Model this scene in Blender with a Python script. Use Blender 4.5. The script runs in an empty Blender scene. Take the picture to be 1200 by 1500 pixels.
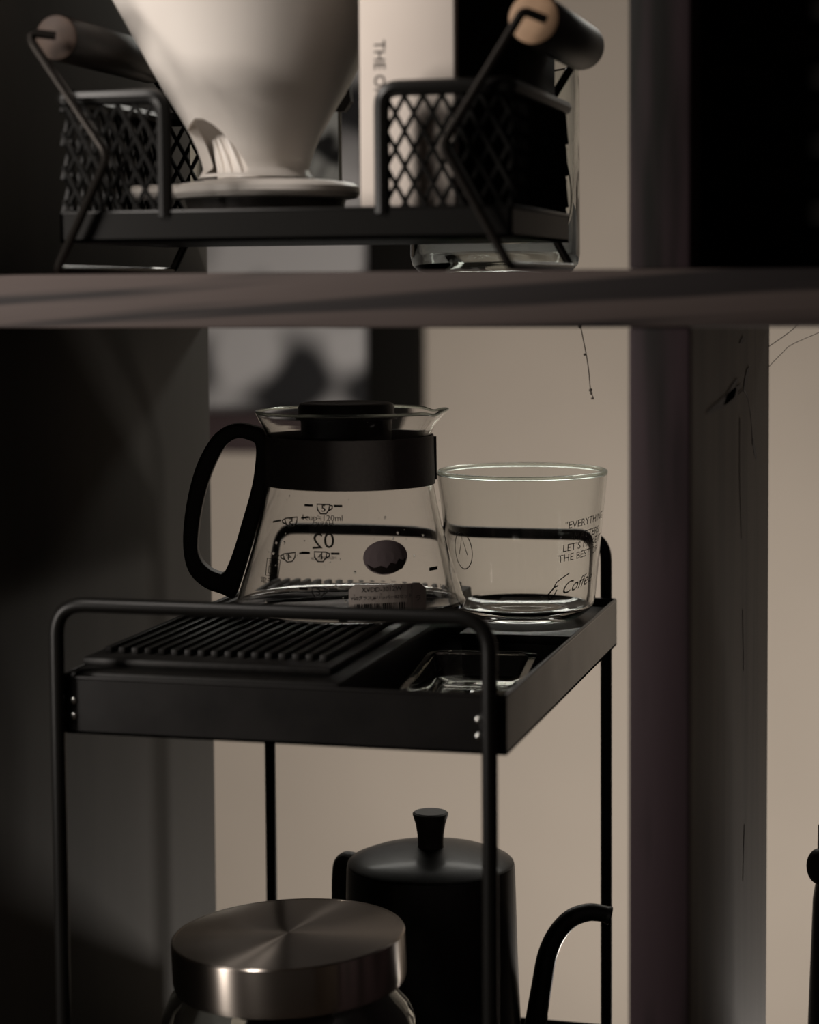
import bpy, bmesh, math, random
from mathutils import Vector, Matrix

random.seed(7)
scene = bpy.context.scene
PI = math.pi
EYE = 1.30                       # height of the lens above the floor
YAW = math.radians(15)           # the camera looks a little to the left of the shelf's own depth axis
PITCH = math.radians(4)
ROLL = math.radians(0.4)

# ------------------------------------------------------------------ camera
cd = bpy.data.cameras.new('camera')
cam = bpy.data.objects.new('camera', cd)
scene.collection.objects.link(cam)
_s, _c = math.sin(YAW), math.cos(YAW)
F0, R0, U0 = Vector((-_s, _c, 0)), Vector((_c, _s, 0)), Vector((0, 0, 1))
CF = F0 * math.cos(PITCH) - U0 * math.sin(PITCH)
CU = U0 * math.cos(PITCH) + F0 * math.sin(PITCH)
CR = R0 * math.cos(ROLL) - CU * math.sin(ROLL)
CU = CU * math.cos(ROLL) + R0 * math.sin(ROLL)
m3 = Matrix((CR, CU, -CF)).transposed()
cam.matrix_world = Matrix.Translation((0, 0, EYE)) @ m3.to_4x4()
cd.sensor_fit = 'VERTICAL'
cd.sensor_height = 36
cd.lens = 74.4
cd.shift_y = -0.0755
cd.clip_start = 0.02
cd.dof.use_dof = True
cd.dof.focus_distance = 1.06
cd.dof.aperture_fstop = 6.4
cd.dof.aperture_blades = 0
scene.camera = cam

# ------------------------------------------------------------------ world, lights, exposure
w = bpy.data.worlds.new('dim_room')
scene.world = w
w.use_nodes = True
w.node_tree.nodes['Background'].inputs[0].default_value = (1.0, 0.86, 0.76, 1)
w.node_tree.nodes['Background'].inputs[1].default_value = 0.021


def dull(m, v):
    m.node_tree.nodes['Principled BSDF'].inputs['Specular IOR Level'].default_value = v


def area(name, loc, target, sx, sy, power, col):
    l = bpy.data.lights.new(name, 'AREA')
    l.shape = 'RECTANGLE'
    l.size, l.size_y, l.energy, l.color = sx, sy, power, col
    o = bpy.data.objects.new(name, l)
    scene.collection.objects.link(o)
    o.location = Vector(loc) + Vector((0, 0, EYE))
    d = Vector(target) - Vector(loc)
    o.rotation_euler = d.to_track_quat('-Z', 'Y').to_euler()
    return o


# a lamp standing low behind the shelf, turned to the rear wall
area('wall_lamp', (-0.15, 1.50, -0.82), (-0.45, 2.6, -0.28), 0.50, 0.20, 7.4, (1.0, 0.92, 0.83))
# a shaded lamp on the floor behind, turned to the shelf, which rims the metal and the glass
area('low_lamp', (0.05, 1.90, -0.84), (-0.27, 1.0, -0.25), 0.13, 0.13, 3.0, (1.0, 0.92, 0.84))
# added key light, out of view on the left, close to the shelf
area('left_key', (-0.52, 0.60, 0.28), (-0.30, 0.88, 0.04), 0.09, 0.14, 1.4, (1.0, 0.92, 0.85))
# second added light, out of view, aimed at the jar lid for its streak
area('lid_streak_light', (-0.86, 0.36, -0.10), (-0.31, 0.86, -0.30), 0.10, 0.36, 3.8, (1.0, 0.92, 0.85))
# added strip light, out of view high behind the shelf, to rim the glass
area('rear_strip', (-0.42, 1.95, 0.46), (-0.27, 1.05, -0.08), 1.15, 0.13, 2.6, (1.0, 0.97, 0.89))


scene.view_settings.view_transform = 'Standard'
scene.view_settings.look = 'None'
scene.view_settings.exposure = 0.0
scene.view_settings.gamma = 1.0
scene.view_settings.use_curve_mapping = False
scene.cycles.use_denoising = True
scene.cycles.max_bounces = 14
scene.cycles.transmission_bounces = 12
scene.cycles.transparent_max_bounces = 12
scene.cycles.sample_clamp_indirect = 12.0


# ------------------------------------------------------------------ materials
def mat(name, col, rough=0.5, metal=0.0, **kw):
    m = bpy.data.materials.new(name)
    m.use_nodes = True
    nt = m.node_tree
    b = nt.nodes['Principled BSDF']
    b.inputs['Base Color'].default_value = (*col, 1)
    b.inputs['Roughness'].default_value = rough
    b.inputs['Metallic'].default_value = metal
    for k, v in kw.items():
        b.inputs[k.replace('_', ' ')].default_value = v
    return m


def grain(m, c1, c2, scale, stretch=(1, 1, 1), rot=(0, 0, 0), bump=0.0, detail=4, lo=0.35, hi=0.65, rr=None):
    """mottle or grain between two colours, with a little relief"""
    nt = m.node_tree
    N = nt.nodes
    b = N['Principled BSDF']
    tc = N.new('ShaderNodeTexCoord')
    mp = N.new('ShaderNodeMapping')
    mp.inputs['Scale'].default_value = stretch
    mp.inputs['Rotation'].default_value = rot
    if any(rot):
        mp.vector_type = 'TEXTURE'
        mp.inputs['Scale'].default_value = tuple(1 / q for q in stretch)
    nz = N.new('ShaderNodeTexNoise')
    nz.inputs['Scale'].default_value = scale
    nz.inputs['Detail'].default_value = detail
    cr = N.new('ShaderNodeValToRGB')
    cr.color_ramp.elements[0].position = lo
    cr.color_ramp.elements[1].position = hi
    cr.color_ramp.elements[0].color = (*c1, 1)
    cr.color_ramp.elements[1].color = (*c2, 1)
    L = nt.links.new
    L(tc.outputs['Object'], mp.inputs['Vector'])
    L(mp.outputs['Vector'], nz.inputs['Vector'])
    L(nz.outputs['Fac'], cr.inputs['Fac'])
    L(cr.outputs['Color'], b.inputs['Base Color'])
    if bump:
        bp = N.new('ShaderNodeBump')
        bp.inputs['Strength'].default_value = bump
        bp.inputs['Distance'].default_value = 0.001
        L(nz.outputs['Fac'], bp.inputs['Height'])
        L(bp.outputs['Normal'], b.inputs['Normal'])
    if rr:
        mr = N.new('ShaderNodeMapRange')
        mr.inputs['To Min'].default_value, mr.inputs['To Max'].default_value = rr
        L(nz.outputs['Fac'], mr.inputs['Value'])
        L(mr.outputs['Result'], b.inputs['Roughness'])
    return m


M = {}
M['plaster'] = grain(mat('plaster', (.5, .42, .34), .9), (.58, .515, .445), (.63, .56, .485), 3.0, bump=.2)
M['room'] = grain(mat('room_paint', (.3, .26, .22), .9), (.26, .22, .19), (.32, .27, .23), 3.0)
M['floor'] = grain(mat('floor_boards', (.1, .07, .05), .6), (.07, .05, .04), (.14, .10, .07), 4.0, (1, 8, 1))
M['edge_wood'] = grain(mat('edge_wood', (.1, .08, .07), .62), (.009, .006, .006), (.062, .046, .041), 9.0,
                       (.30, 1, 13.0), (0, math.radians(-3.6), 0), .25, 3.0, .40, .50)
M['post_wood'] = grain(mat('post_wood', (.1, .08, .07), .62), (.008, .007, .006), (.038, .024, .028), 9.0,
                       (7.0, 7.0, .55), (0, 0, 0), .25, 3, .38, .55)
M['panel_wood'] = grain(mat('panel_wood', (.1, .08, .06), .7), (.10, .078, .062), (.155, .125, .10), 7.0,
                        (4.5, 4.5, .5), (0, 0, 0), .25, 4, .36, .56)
M['side_wood'] = grain(mat('side_wood', (.1, .08, .06), .75), (.062, .057, .048), (.085, .077, .066), 5.0,
                       (3, 3, .5), (0, 0, 0), .2, 4)
M['knot'] = mat('knot_wood', (.085, .064, .056), .8)
M['black_metal'] = grain(mat('black_metal', (.010, .010, .009), .36), (.004, .004, .0035), (.007, .0065, .006), 60,
                         rr=(.30, .45))
M['black_frame'] = mat('black_frame_metal', (.006, .0056, .005), .36)
M['tray_metal'] = grain(mat('tray_metal', (.02, .018, .018), .42), (.0045, .004, .0038), (.0065, .0055, .005), 40, rr=(.26, .34))
M['wire_metal'] = mat('wire_metal', (.045, .040, .036), .25, .85)
M['rivet'] = mat('rivet_steel', (.7, .7, .68), .25, 1.0)
M['black_plastic'] = grain(mat('black_plastic', (.022, .019, .017), .5), (.045, .040, .036), (.052, .046, .041), 400, bump=.1)
M['tray_plastic'] = grain(mat('tray_plastic', (.01, .009, .008), .5), (.007, .0065, .006), (.011, .010, .009), 300, bump=.1)
M['collar'] = grain(mat('collar_plastic', (.030, .026, .023), .55), (.14, .125, .115), (.155, .138, .125), 500, bump=.12)
for k_ in ('edge_wood', 'post_wood', 'panel_wood', 'side_wood'):
    dull(M[k_], .25)
M['kettle'] = grain(mat('kettle_coat', (.008, .007, .006), .42), (.007, .006, .006), (.010, .009, .008), 300, rr=(.38, .48))
M['ceramic'] = grain(mat('ceramic', (.66, .60, .54), .30), (.74, .685, .63), (.79, .74, .685), 12, rr=(.26, .38))
M['paper'] = grain(mat('booklet_paper', (.70, .62, .56), .8), (.70, .62, .555), (.74, .66, .59), 20)
M['ink'] = mat('print_ink', (.02, .017, .015), .6)
M['grey_ink'] = mat('grey_ink', (.20, .17, .15), .7)
M['faint_ink'] = mat('faint_ink', (.24, .22, .185), .6)
M['white_ink'] = mat('pale_ink', (.30, .28, .24), .6)
M['dark_card'] = grain(mat('dark_card', (.006, .004, .003), .7), (.004, .003, .002), (.007, .005, .004), 25)
dull(M['dark_card'], .15)
M['handle_wood'] = grain(mat('stained_handle_wood', (.02, .016, .013), .42), (.007, .0055, .0045), (.014, .010, .008), 30, (8, .6, 8))
M['raw_wood'] = grain(mat('raw_wood', (.55, .33, .18), .65), (.33, .205, .12), (.42, .27, .165), 120, (1, .2, 1))
M['shaded_end_wood'] = grain(mat('shaded_handle_end', (.1, .05, .03), .7), (.026, .012, .006), (.042, .021, .011), 120, (1, .2, 1))  # dark copy of the bare wood: shade on the left end, put in the colour
M['wicker'] = grain(mat('wicker', (.008, .006, .004), .6), (.0015, .0012, .0008), (.005, .004, .003), 80, (1, 1, 1), bump=.3)
M['wicker'].node_tree.nodes['Principled BSDF'].inputs['Specular IOR Level'].default_value = .12
M['wicker'].node_tree.nodes['Principled BSDF'].inputs['Roughness'].default_value = .8
M['sticker'] = grain(mat('round_sticker_print', (.10, .075, .075), .45), (.34, .27, .275), (.40, .32, .32), 90)
M['sticker_dark'] = mat('sticker_dark_print', (.030, .022, .018), .5)
M['label'] = grain(mat('label_paper', (.30, .25, .21), .55), (.66, .57, .50), (.72, .63, .56), 60)


for k_ in ('black_metal', 'black_frame', 'tray_plastic'):
    dull(M[k_], .22)
dull(M['handle_wood'], .15)
dull(M['black_metal'], .14)
for k_, v_ in (('Specular IOR Level', .28), ('Coat Weight', .16), ('Coat Roughness', .16)):
    M['kettle'].node_tree.nodes['Principled BSDF'].inputs[k_].default_value = v_


def glass(name, col=(1, 1, 1), rough=0.0, ior=1.47, bump=0.0, scale=30):
    m = bpy.data.materials.new(name)
    m.use_nodes = True
    nt = m.node_tree
    nt.nodes.remove(nt.nodes['Principled BSDF'])
    g = nt.nodes.new('ShaderNodeBsdfGlass')
    g.inputs['Color'].default_value = (*col, 1)
    g.inputs['Roughness'].default_value = rough
    g.inputs['IOR'].default_value = ior
    nt.links.new(g.outputs[0], nt.nodes['Material Output'].inputs['Surface'])
    if bump:
        tc = nt.nodes.new('ShaderNodeTexCoord')
        nz = nt.nodes.new('ShaderNodeTexNoise')
        nz.inputs['Scale'].default_value = scale
        nz.inputs['Detail'].default_value = 2
        bp = nt.nodes.new('ShaderNodeBump')
        bp.inputs['Strength'].default_value = bump
        bp.inputs['Distance'].default_value = 0.002
        nt.links.new(tc.outputs['Object'], nz.inputs['Vector'])
        nt.links.new(nz.outputs['Fac'], bp.inputs['Height'])
        nt.links.new(bp.outputs['Normal'], g.inputs['Normal'])
    return m


M['jug_glass'] = glass('jug_glass', (.99, .99, .987), .028, 1.47, .12, 25)
M['cup_glass'] = glass('cup_glass', (.995, .999, .993), 0, 1.47, .22, 14)
M['thick_glass'] = glass('thick_glass', (.97, .98, .97), 0, 1.5, .25, 30)
M['clear_plastic'] = glass('clear_plastic', (.93, .93, .91), .02, 1.47, .05, 40)
M['ground_glass'] = glass('ground_glass', (.95, 1, .965), .22, 1.5)
M['clear_glass'] = glass('clear_panel_glass', (.93, .95, .93), 0, 1.47)
M['pale_edge'] = mat('pale_edge', (.32, .31, .28), .3)
M['water'] = glass('water', (1, 1, 1), 0, 1.33)

# turned steel of the jar lid: the fine rings stretch every highlight into a streak
bs = mat('brushed_steel', (.50, .445, .395), .27, 1.0)
_b = bs.node_tree.nodes['Principled BSDF']
_b.inputs['Anisotropic'].default_value = .96
_b.inputs['Anisotropic Rotation'].default_value = .25
_t = bs.node_tree.nodes.new('ShaderNodeTangent')
_t.direction_type = 'RADIAL'
_t.axis = 'Z'
bs.node_tree.links.new(_t.outputs[0], _b.inputs['Tangent'])
M['brushed_steel'] = bs
M['steel_side'] = mat('steel_side', (.60, .53, .47), .22, 1.0)

# blurred black-and-white picture far behind
pm = mat('picture_print', (.3, .3, .3), .6)
grain(pm, (.008, .008, .010), (.56, .55, .555), 7.5, (1, 1, 1), (0, 0, 0), 0, 1.0, .39, .53)
M['picture'] = pm
M['frame_dark'] = mat('picture_frame_dark', (.005, .0045, .0035), .8)
dull(M['frame_dark'], .15)
M['frame_purple'] = mat('frame_plum', (.045, .026, .028), .6)
M['canvas'] = mat('cobweb', (.17, .145, .12), .9)


# ------------------------------------------------------------------ object helpers
def link(name, bm, material, parent=None, smooth=True, loc=None):
    me = bpy.data.meshes.new(name)
    bmesh.ops.recalc_face_normals(bm, faces=bm.faces)
    bm.to_mesh(me)
    bm.free()
    if material:
        me.materials.append(material)
    if smooth:
        for p in me.polygons:
            p.use_smooth = True
        try:
            me.set_sharp_from_angle(angle=math.radians(35))
        except Exception:
            pass
    o = bpy.data.objects.new(name, me)
    scene.collection.objects.link(o)
    if parent:
        o.parent = parent
    if loc is not None:
        o.location = loc
    return o


def tag(o, label=None, cat=None, group=None, kind=None):
    for k, v in (('label', label), ('category', cat), ('group', group), ('kind', kind)):
        if v:
            o[k] = v
    return o


def thing(name, loc, label, cat, rot=(0, 0, 0), group=None):
    o = bpy.data.objects.new(name, None)
    o.empty_display_size = .02
    scene.collection.objects.link(o)
    o.location = (loc[0], loc[1], loc[2] + EYE)
    o.rotation_euler = rot
    return tag(o, label, cat, group)


def box(bm, x0, x1, y0, y1, z0, z1, bev=0.0):
    r = bmesh.ops.create_cube(bm, size=1)
    vs = r['verts']
    for v in vs:
        v.co = Vector((x0 if v.co.x < 0 else x1, y0 if v.co.y < 0 else y1, z0 if v.co.z < 0 else z1))
    if bev:
        es = list({e for v in vs for e in v.link_edges})
        bmesh.ops.bevel(bm, geom=es, offset=bev, segments=2, affect='EDGES', profile=.5)
    return bm


def boxo(name, dims, material, parent=None, bev=0.0008):
    return link(name, box(bmesh.new(), *dims, bev), material, parent)


def lathe(bm, prof, n=64, cx=0, cy=0, closed=False):
    """turn a list of (radius, z) about the vertical"""
    rings = []
    for r, z in prof:
        if r < 1e-6:
            rings.append([bm.verts.new((cx, cy, z))])
        else:
            rings.append([bm.verts.new((cx + r * math.cos(2 * PI * i / n), cy + r * math.sin(2 * PI * i / n), z)) for i in range(n)])
    pairs = list(zip(rings, rings[1:]))
    if closed:
        pairs.append((rings[-1], rings[0]))
    for a, b in pairs:
        if len(a) == 1 and len(b) == 1:
            continue
        for i in range(n):
            j = (i + 1) % n
            if len(a) == 1:
                bm.faces.new((a[0], b[i], b[j]))
            elif len(b) == 1:
                bm.faces.new((a[i], a[j], b[0]))
            else:
                bm.faces.new((a[i], a[j], b[j], b[i]))
    return rings


def rounded(pts, rad, seg=6, closed=False):
    pts = [Vector(p) for p in pts]
    out = []
    n = len(pts)
    for i, p in enumerate(pts):
        if not closed and i in (0, n - 1):
            out.append(p)
            continue
        a, b = pts[i - 1], pts[(i + 1) % n]
        r = rad[i] if isinstance(rad, (list, tuple)) else rad
        va, vb = (a - p), (b - p)
        ang = va.angle(vb)
        if r <= 0 or ang > PI - .02:
            out.append(p)
            continue
        t = min(r / math.tan(ang / 2), va.length * .49, vb.length * .49)
        p0, p1 = p + va.normalized() * t, p + vb.normalized() * t
        for k in range(seg + 1):
            u = k / seg
            out.append(p0 * (1 - u) ** 2 + p * 2 * u * (1 - u) + p1 * u * u)
    return out


def smooth_path(pts, seg=8):
    pts = [Vector(p) for p in pts]
    P = [pts[0] * 2 - pts[1]] + pts + [pts[-1] * 2 - pts[-2]]
    out = []
    for i in range(1, len(P) - 2):
        for k in range(seg):
            t = k / seg
            a, b, c, d = P[i - 1], P[i], P[i + 1], P[i + 2]
            out.append(.5 * ((2 * b) + (c - a) * t + (2 * a - 5 * b + 4 * c - d) * t * t + (3 * b - a - 3 * c + d) * t ** 3))
    out.append(pts[-1])
    return out


def tube(bm, path, rad, n=10, closed=False, flat=1.0, caps=True):
    path = [Vector(p) for p in path]
    m = len(path)
    R = rad if isinstance(rad, (list, tuple)) else [rad] * m
    tang = []
    for i in range(m):
        a = path[i - 1] if (i or closed) else path[0]
        b = path[(i + 1) % m] if (i < m - 1 or closed) else path[-1]
        tang.append((b - a).normalized())
    up = Vector((0, 1, 0)) if abs(tang[0].y) < .9 else Vector((1, 0, 0))
    nrm = (up - tang[0] * up.dot(tang[0])).normalized()
    rings = []
    for i in range(m):
        nrm = (nrm - tang[i] * nrm.dot(tang[i])).normalized()
        bi = tang[i].cross(nrm)
        rings.append([bm.verts.new(path[i] + (nrm * math.cos(2 * PI * k / n) * flat + bi * math.sin(2 * PI * k / n)) * R[i]) for k in range(n)])
    for i in range(m - (0 if closed else 1)):
        a, b = rings[i], rings[(i + 1) % m]
        for k in range(n):
            bm.faces.new((a[k], a[(k + 1) % n], b[(k + 1) % n], b[k]))
    if caps and not closed:
        bm.faces.new(rings[0])
        bm.faces.new(rings[-1][::-1])
    return bm


def tubeo(name, path, rad, material, parent=None, n=12, **k):
    return link(name, tube(bmesh.new(), path, rad, n, **k), material, parent)


def prism(bm, poly, y0, y1):
    """closed outline in the x-z plane given thickness along y"""
    a = [bm.verts.new((x, y0, z)) for x, z in poly]
    b = [bm.verts.new((x, y1, z)) for x, z in poly]
    bm.faces.new(a)
    bm.faces.new(b[::-1])
    n = len(poly)
    for i in range(n):
        bm.faces.new((a[i], b[i], b[(i + 1) % n], a[(i + 1) % n]))
    return bm


def text_mesh(body, size, align='CENTER', shear=0.0):
    """flat lettering as a bmesh in the x-y plane, centred"""
    cu = bpy.data.curves.new('lettering', 'FONT')
    cu.body = body
    cu.size = size
    cu.align_x = align
    cu.align_y = 'CENTER'
    cu.shear = shear
    cu.resolution_u = 3
    o = bpy.data.objects.new('lettering', cu)
    scene.collection.objects.link(o)
    bpy.context.view_layer.update()
    dg = bpy.context.evaluated_depsgraph_get()
    me = o.evaluated_get(dg).to_mesh()
    bm = bmesh.new()
    bm.from_mesh(me)
    o.evaluated_get(dg).to_mesh_clear()
    bpy.data.objects.remove(o)
    bpy.data.curves.remove(cu)
    return bm


def wrap(name, bm, fn, material, parent):
    """lay a flat bmesh (x, y) onto a surface through fn(x, y) -> point"""
    for v in bm.verts:
        v.co = Vector(fn(v.co.x, v.co.y))
    me = bpy.data.meshes.new(name)
    bm.to_mesh(me)
    bm.free()
    me.materials.append(material)
    o = bpy.data.objects.new(name, me)
    scene.collection.objects.link(o)
    o.parent = parent
    return o


def strip(bm, pts, wd, closed=False):
    """flat line of constant width in the x-y plane"""
    pts = [Vector((p[0], p[1], 0)) for p in pts]
    m = len(pts)
    prev = None
    first = None
    for i in range(m + (1 if closed else 0)):
        p = pts[i % m]
        a = pts[(i - 1) % m] if (closed or i) else p
        b = pts[(i + 1) % m] if (closed or i < m - 1) else p
        t = (b - a).normalized()
        nn = Vector((-t.y, t.x, 0)) * wd / 2
        cur = (bm.verts.new(p + nn), bm.verts.new(p - nn))
        if prev:
            bm.faces.new((prev[0], prev[1], cur[1], cur[0]))
        prev = cur
    return bm


def merge(*bms):
    out = bmesh.new()
    for b in bms:
        me = bpy.data.meshes.new('tmp')
        b.to_mesh(me)
        b.free()
        out.from_mesh(me)
        bpy.data.meshes.remove(me)
    return out


def moved(bm, dx=0, dy=0, rot=0, mir=False):
    for v in bm.verts:
        x, y = v.co.x, v.co.y
        if mir:
            x = -x
        v.co.x = x * math.cos(rot) - y * math.sin(rot) + dx
        v.co.y = x * math.sin(rot) + y * math.cos(rot) + dy
    return bm


def struct(name, dims, material):
    b = box(bmesh.new(), *dims)
    bmesh.ops.translate(b, verts=b.verts, vec=(0, 0, 0))
    o = link(name, b, material)
    o['kind'] = 'structure'
    return o


# ------------------------------------------------------------------ the room
struct('floor', (-2.2, 1.6, -1.2, 2.7, -.10, 0.0), M['floor'])
struct('wall_back', (-2.2, 1.6, 2.6, 2.7, 0.0, 2.5), M['plaster'])
struct('wall_left', (-2.3, -2.2, -1.2, 2.7, 0.0, 2.5), M['room'])
struct('wall_right', (1.6, 1.7, -1.2, 2.7, 0.0, 2.5), M['room'])
struct('ceiling', (-2.2, 1.6, -1.2, 2.7, 2.5, 2.6), M['room'])
struct('baseboard_back', (-2.2, 1.6, 2.585, 2.6, 0.0, .09), M['frame_dark'])

# ------------------------------------------------------------------ the picture on the far wall
pic = thing('framed_picture', (-1.02, 2.598, .03), 'blurred black-and-white picture in a broad dark frame on the far wall', 'picture')
PX0, PX1, PZ0, PZ1 = -.33, .346, -.242, .40
fw = .068
boxo('picture_print', (PX0 + fw, PX1 - fw, -.018, -.012, PZ0 + .052, PZ1 - fw), M['picture'], pic, 0)
boxo('backing_board', (PX0 + .01, PX1 - .01, -.012, -.002, PZ0 + .01, PZ1 - .01), M['dark_card'], pic, 0)
boxo('frame_side', (PX0, PX0 + fw, -.034, -.002, PZ0, PZ1), M['frame_dark'], pic, .003)
boxo('frame_side', (PX1 - fw, PX1, -.034, -.002, PZ0, PZ1), M['frame_dark'], pic, .003)
boxo('frame_rail', (PX0 + fw, PX1 - fw, -.032, -.002, PZ0, PZ0 + .052), M['frame_purple'], pic, .003)['label'] = 'plum coloured lower frame rail'
boxo('frame_rail', (PX0 + fw, PX1 - fw, -.032, -.002, PZ1 - fw, PZ1), M['frame_dark'], pic, .003)

# ------------------------------------------------------------------ the open wooden shelving
sh = thing('shelving_unit', (0, 0, 0), 'open-backed brown wooden shelving holding all the coffee gear', 'shelf')
SY0, SY1 = .815, 1.138
TOP, BOT = .0062, -.0163
LB = -.4365          # top of the lower board
boxo('shelf_board', (-.447, .40, SY0, SY1, BOT, TOP), M['edge_wood'], sh, .0012)['label'] = 'middle board with dark diagonal grain on its edge'
boxo('shelf_board', (-.447, .40, SY0, SY1, LB - .0225, LB), M['edge_wood'], sh, .0012)
boxo('shelf_board', (-.447, .40, SY0, SY1, .300, .3225), M['edge_wood'], sh, .0012)
boxo('divider_panel', (-.1304, -.1065, SY0 + .001, SY1, LB, BOT), M['post_wood'], sh, .0010)
boxo('divider_panel', (-.1304, -.1065, SY0 + .001, SY1, TOP, .300), M['post_wood'], sh, .0010)
# the broad faces of the panels show a paler, smoother board
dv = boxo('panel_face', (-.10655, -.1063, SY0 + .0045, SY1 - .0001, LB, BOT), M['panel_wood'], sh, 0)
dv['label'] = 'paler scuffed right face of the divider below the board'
for z0, z1 in ((LB, BOT), (TOP, .300)):
    boxo('side_panel', (-.447, -.423, SY0 + .001, SY1, z0, z1), M['side_wood'], sh, .0010)
    boxo('side_panel', (.376, .400, SY0 + .001, SY1, z0, z1), M['side_wood'], sh, .0010)
for x in (-.447, .370):
    boxo('foot', (x, x + .03, SY0 + .01, SY1 - .01, -EYE, LB - .0225), M['side_wood'], sh, .001)


def blotch(cy, cz, a, b, rot, seed, x=-.1062):
    rnd = random.Random(seed)
    bm = bmesh.new()
    n = 22
    ph = [rnd.uniform(0, 6.28) for _ in range(4)]
    vs = []
    for i in range(n):
        t = 2 * PI * i / n
        r = 1 + .22 * math.sin(2 * t + ph[0]) + .16 * math.sin(3 * t + ph[1]) + .10 * math.sin(5 * t + ph[2])
        u, v = a * r * math.cos(t), b * r * math.sin(t)
        vs.append(bm.verts.new((x, cy + u * math.cos(rot) - v * math.sin(rot), cz + u * math.sin(rot) + v * math.cos(rot))))
    f = bm.faces.new(vs)
    r = bmesh.ops.extrude_face_region(bm, geom=[f])
    bmesh.ops.translate(bm, verts=[g for g in r['geom'] if isinstance(g, bmesh.types.BMVert)], vec=(.00015, 0, 0))
    o = link('knot', bm, M['knot'], sh, False)
    return o


blotch(.935, -.0505, .050, .0026, .03, 1)
blotch(.955, -.0490, .030, .0030, .10, 6)
blotch(1.020, -.0445, .0110, .0030, .35, 3)
blotch(1.061, -.0820, .0090, .0028, -.5, 4)
blotch(1.0014, -.0262, .0110, .0012, .1, 5)


def thread(name, pts, r, label, cat='cobweb'):
    o = link(name, tube(bmesh.new(), pts, r, 5), M['canvas'])
    o.location.z = EYE
    tag(o, label, cat)
    return o


def crack(pts, wd=.0003):
    bm = bmesh.new()
    prev = None
    for y, z in pts:            # a flat hairline lying on the panel
        cur = (bm.verts.new((-.1062, y - wd * 2.2, z)), bm.verts.new((-.1062, y + wd * 2.2, z)), bm.verts.new((-.1060, y, z)))
        if prev:
            for q in range(3):
                bm.faces.new((prev[q], prev[(q + 1) % 3], cur[(q + 1) % 3], cur[q]))
        prev = cur
    link('crack', bm, M['knot'], sh)


crack([(p[0], p[1]) for p in smooth_path([(.985, -.0508, 0), (1.010, -.050, 0), (1.030, -.056, 0), (1.0474, -.0700, 0), (1.050, -.079, 0)], 4)], .0005)
crack([(.9920, -.062), (.9925, -.0902), (1.0010, -.1200)], .0003)
crack([(1.0080, -.155), (1.0133, -.1777), (1.0130, -.185)], .0004)
crack([(1.0200, -.262), (1.0144, -.2881)], .0004)


# ------------------------------------------------------------------ black two-tier wire rack
rk = thing('wire_rack', (0, 0, 0), 'black two-tier metal rack with round-cornered wire frames under the shelf board', 'rack')
FY, RY = .840, 1.1245
XL, XR = -.3845, -.1918


def uframe(y, ztop, zbot, rad, name='end_frame', up=.0):
    pts = rounded([(XL, y, zbot), (XL, y, ztop), (XR, y, ztop), (XR, y, zbot)], .014, 8)
    return tubeo(name, pts, rad, M['black_frame'], rk, 14)


uframe(FY, -.1362, -.4335, .0033)
uframe(RY, -.1345, -.4335, .0031)
for y in (FY, RY):
    for x in (XL, XR):
        bm = bmesh.new()
        lathe(bm, [(0, LB + .0002), (.0040, LB + .0002), (.0040, LB + .006), (0, LB + .006)], 16, x, y)
        link('rubber_foot', bm, M['black_plastic'], rk)


def tray(name, x0, x1, y0, y1, z0, z1, parent, material, t=.0012, r=.003):
    """open sheet tray: floor plate and four walls with a rolled upper lip"""
    bm = bmesh.new()
    box(bm, x0, x1, y0, y1, z0, z0 + t)
    for d in ((x0, x1, y0, y0 + t), (x0, x1, y1 - t, y1), (x0, x0 + t, y0, y1), (x1 - t, x1, y0, y1)):
        box(bm, *d, z0, z1)
    lip = [(x0 + t / 2, y0 + t / 2, z1), (x1 - t / 2, y0 + t / 2, z1), (x1 - t / 2, y1 - t / 2, z1), (x0 + t / 2, y1 - t / 2, z1)]
    tube(bm, rounded(lip, .001, 3, True), t * .75, 8, closed=True)
    return link(name, bm, material, parent)


TX0, TX1, TY0, TY1 = -.3865, -.1855, .8435, 1.1210
tray('upper_tray', TX0, TX1, TY0, TY1, -.1935, -.1690, rk, M['tray_metal'])
tray('lower_tray', TX0, TX1, TY0, TY1, -.4285, -.4040, rk, M['tray_metal'])


def rivet(x, z, y=TY0):
    bm = bmesh.new()
    bmesh.ops.create_uvsphere(bm, u_segments=12, v_segments=8, radius=.0015)
    bmesh.ops.scale(bm, verts=bm.verts, vec=(1, .6, 1))
    bmesh.ops.translate(bm, verts=bm.verts, vec=(x, y - .0006, z))
    return link('rivet', bm, M['rivet'], rk)


for z in (-.1790, -.1858, -.4140, -.4205):
    rivet(-.1972, z)
    rivet(-.3785, z)
for z in (-.182, -.417):          # brackets that join posts and trays
    for x in (XL, XR):
        boxo('bracket', (x - .0045, x + .0045, FY + .0025, TY0 + .0002, z - .006, z + .006), M['black_frame'], rk, .0005)
        boxo('bracket', (x - .0045, x + .0045, TY1 - .0002, RY - .0025, z - .006, z + .006), M['black_frame'], rk, .0005)

# ------------------------------------------------------------------ ridged drip tray on the upper tier
dt = thing('drip_tray', (-.3225, .985, -.1922), 'black ridged drip tray lying under the glass coffee jug', 'tray')
boxo('base', (-.0605, .0640, -.137, .130, 0, .0255), M['tray_plastic'], dt, .003)
boxo('rim', (-.0595, .0560, -.124, .129, .0255, .0292), M['tray_plastic'], dt, .0012)
for i in range(17):
    x = -.052 + i * .0063
    boxo('ridge', (x - .0016, x + .0016, -.112, .122, .0288, .0322), M['tray_plastic'], dt, .0007)

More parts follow.
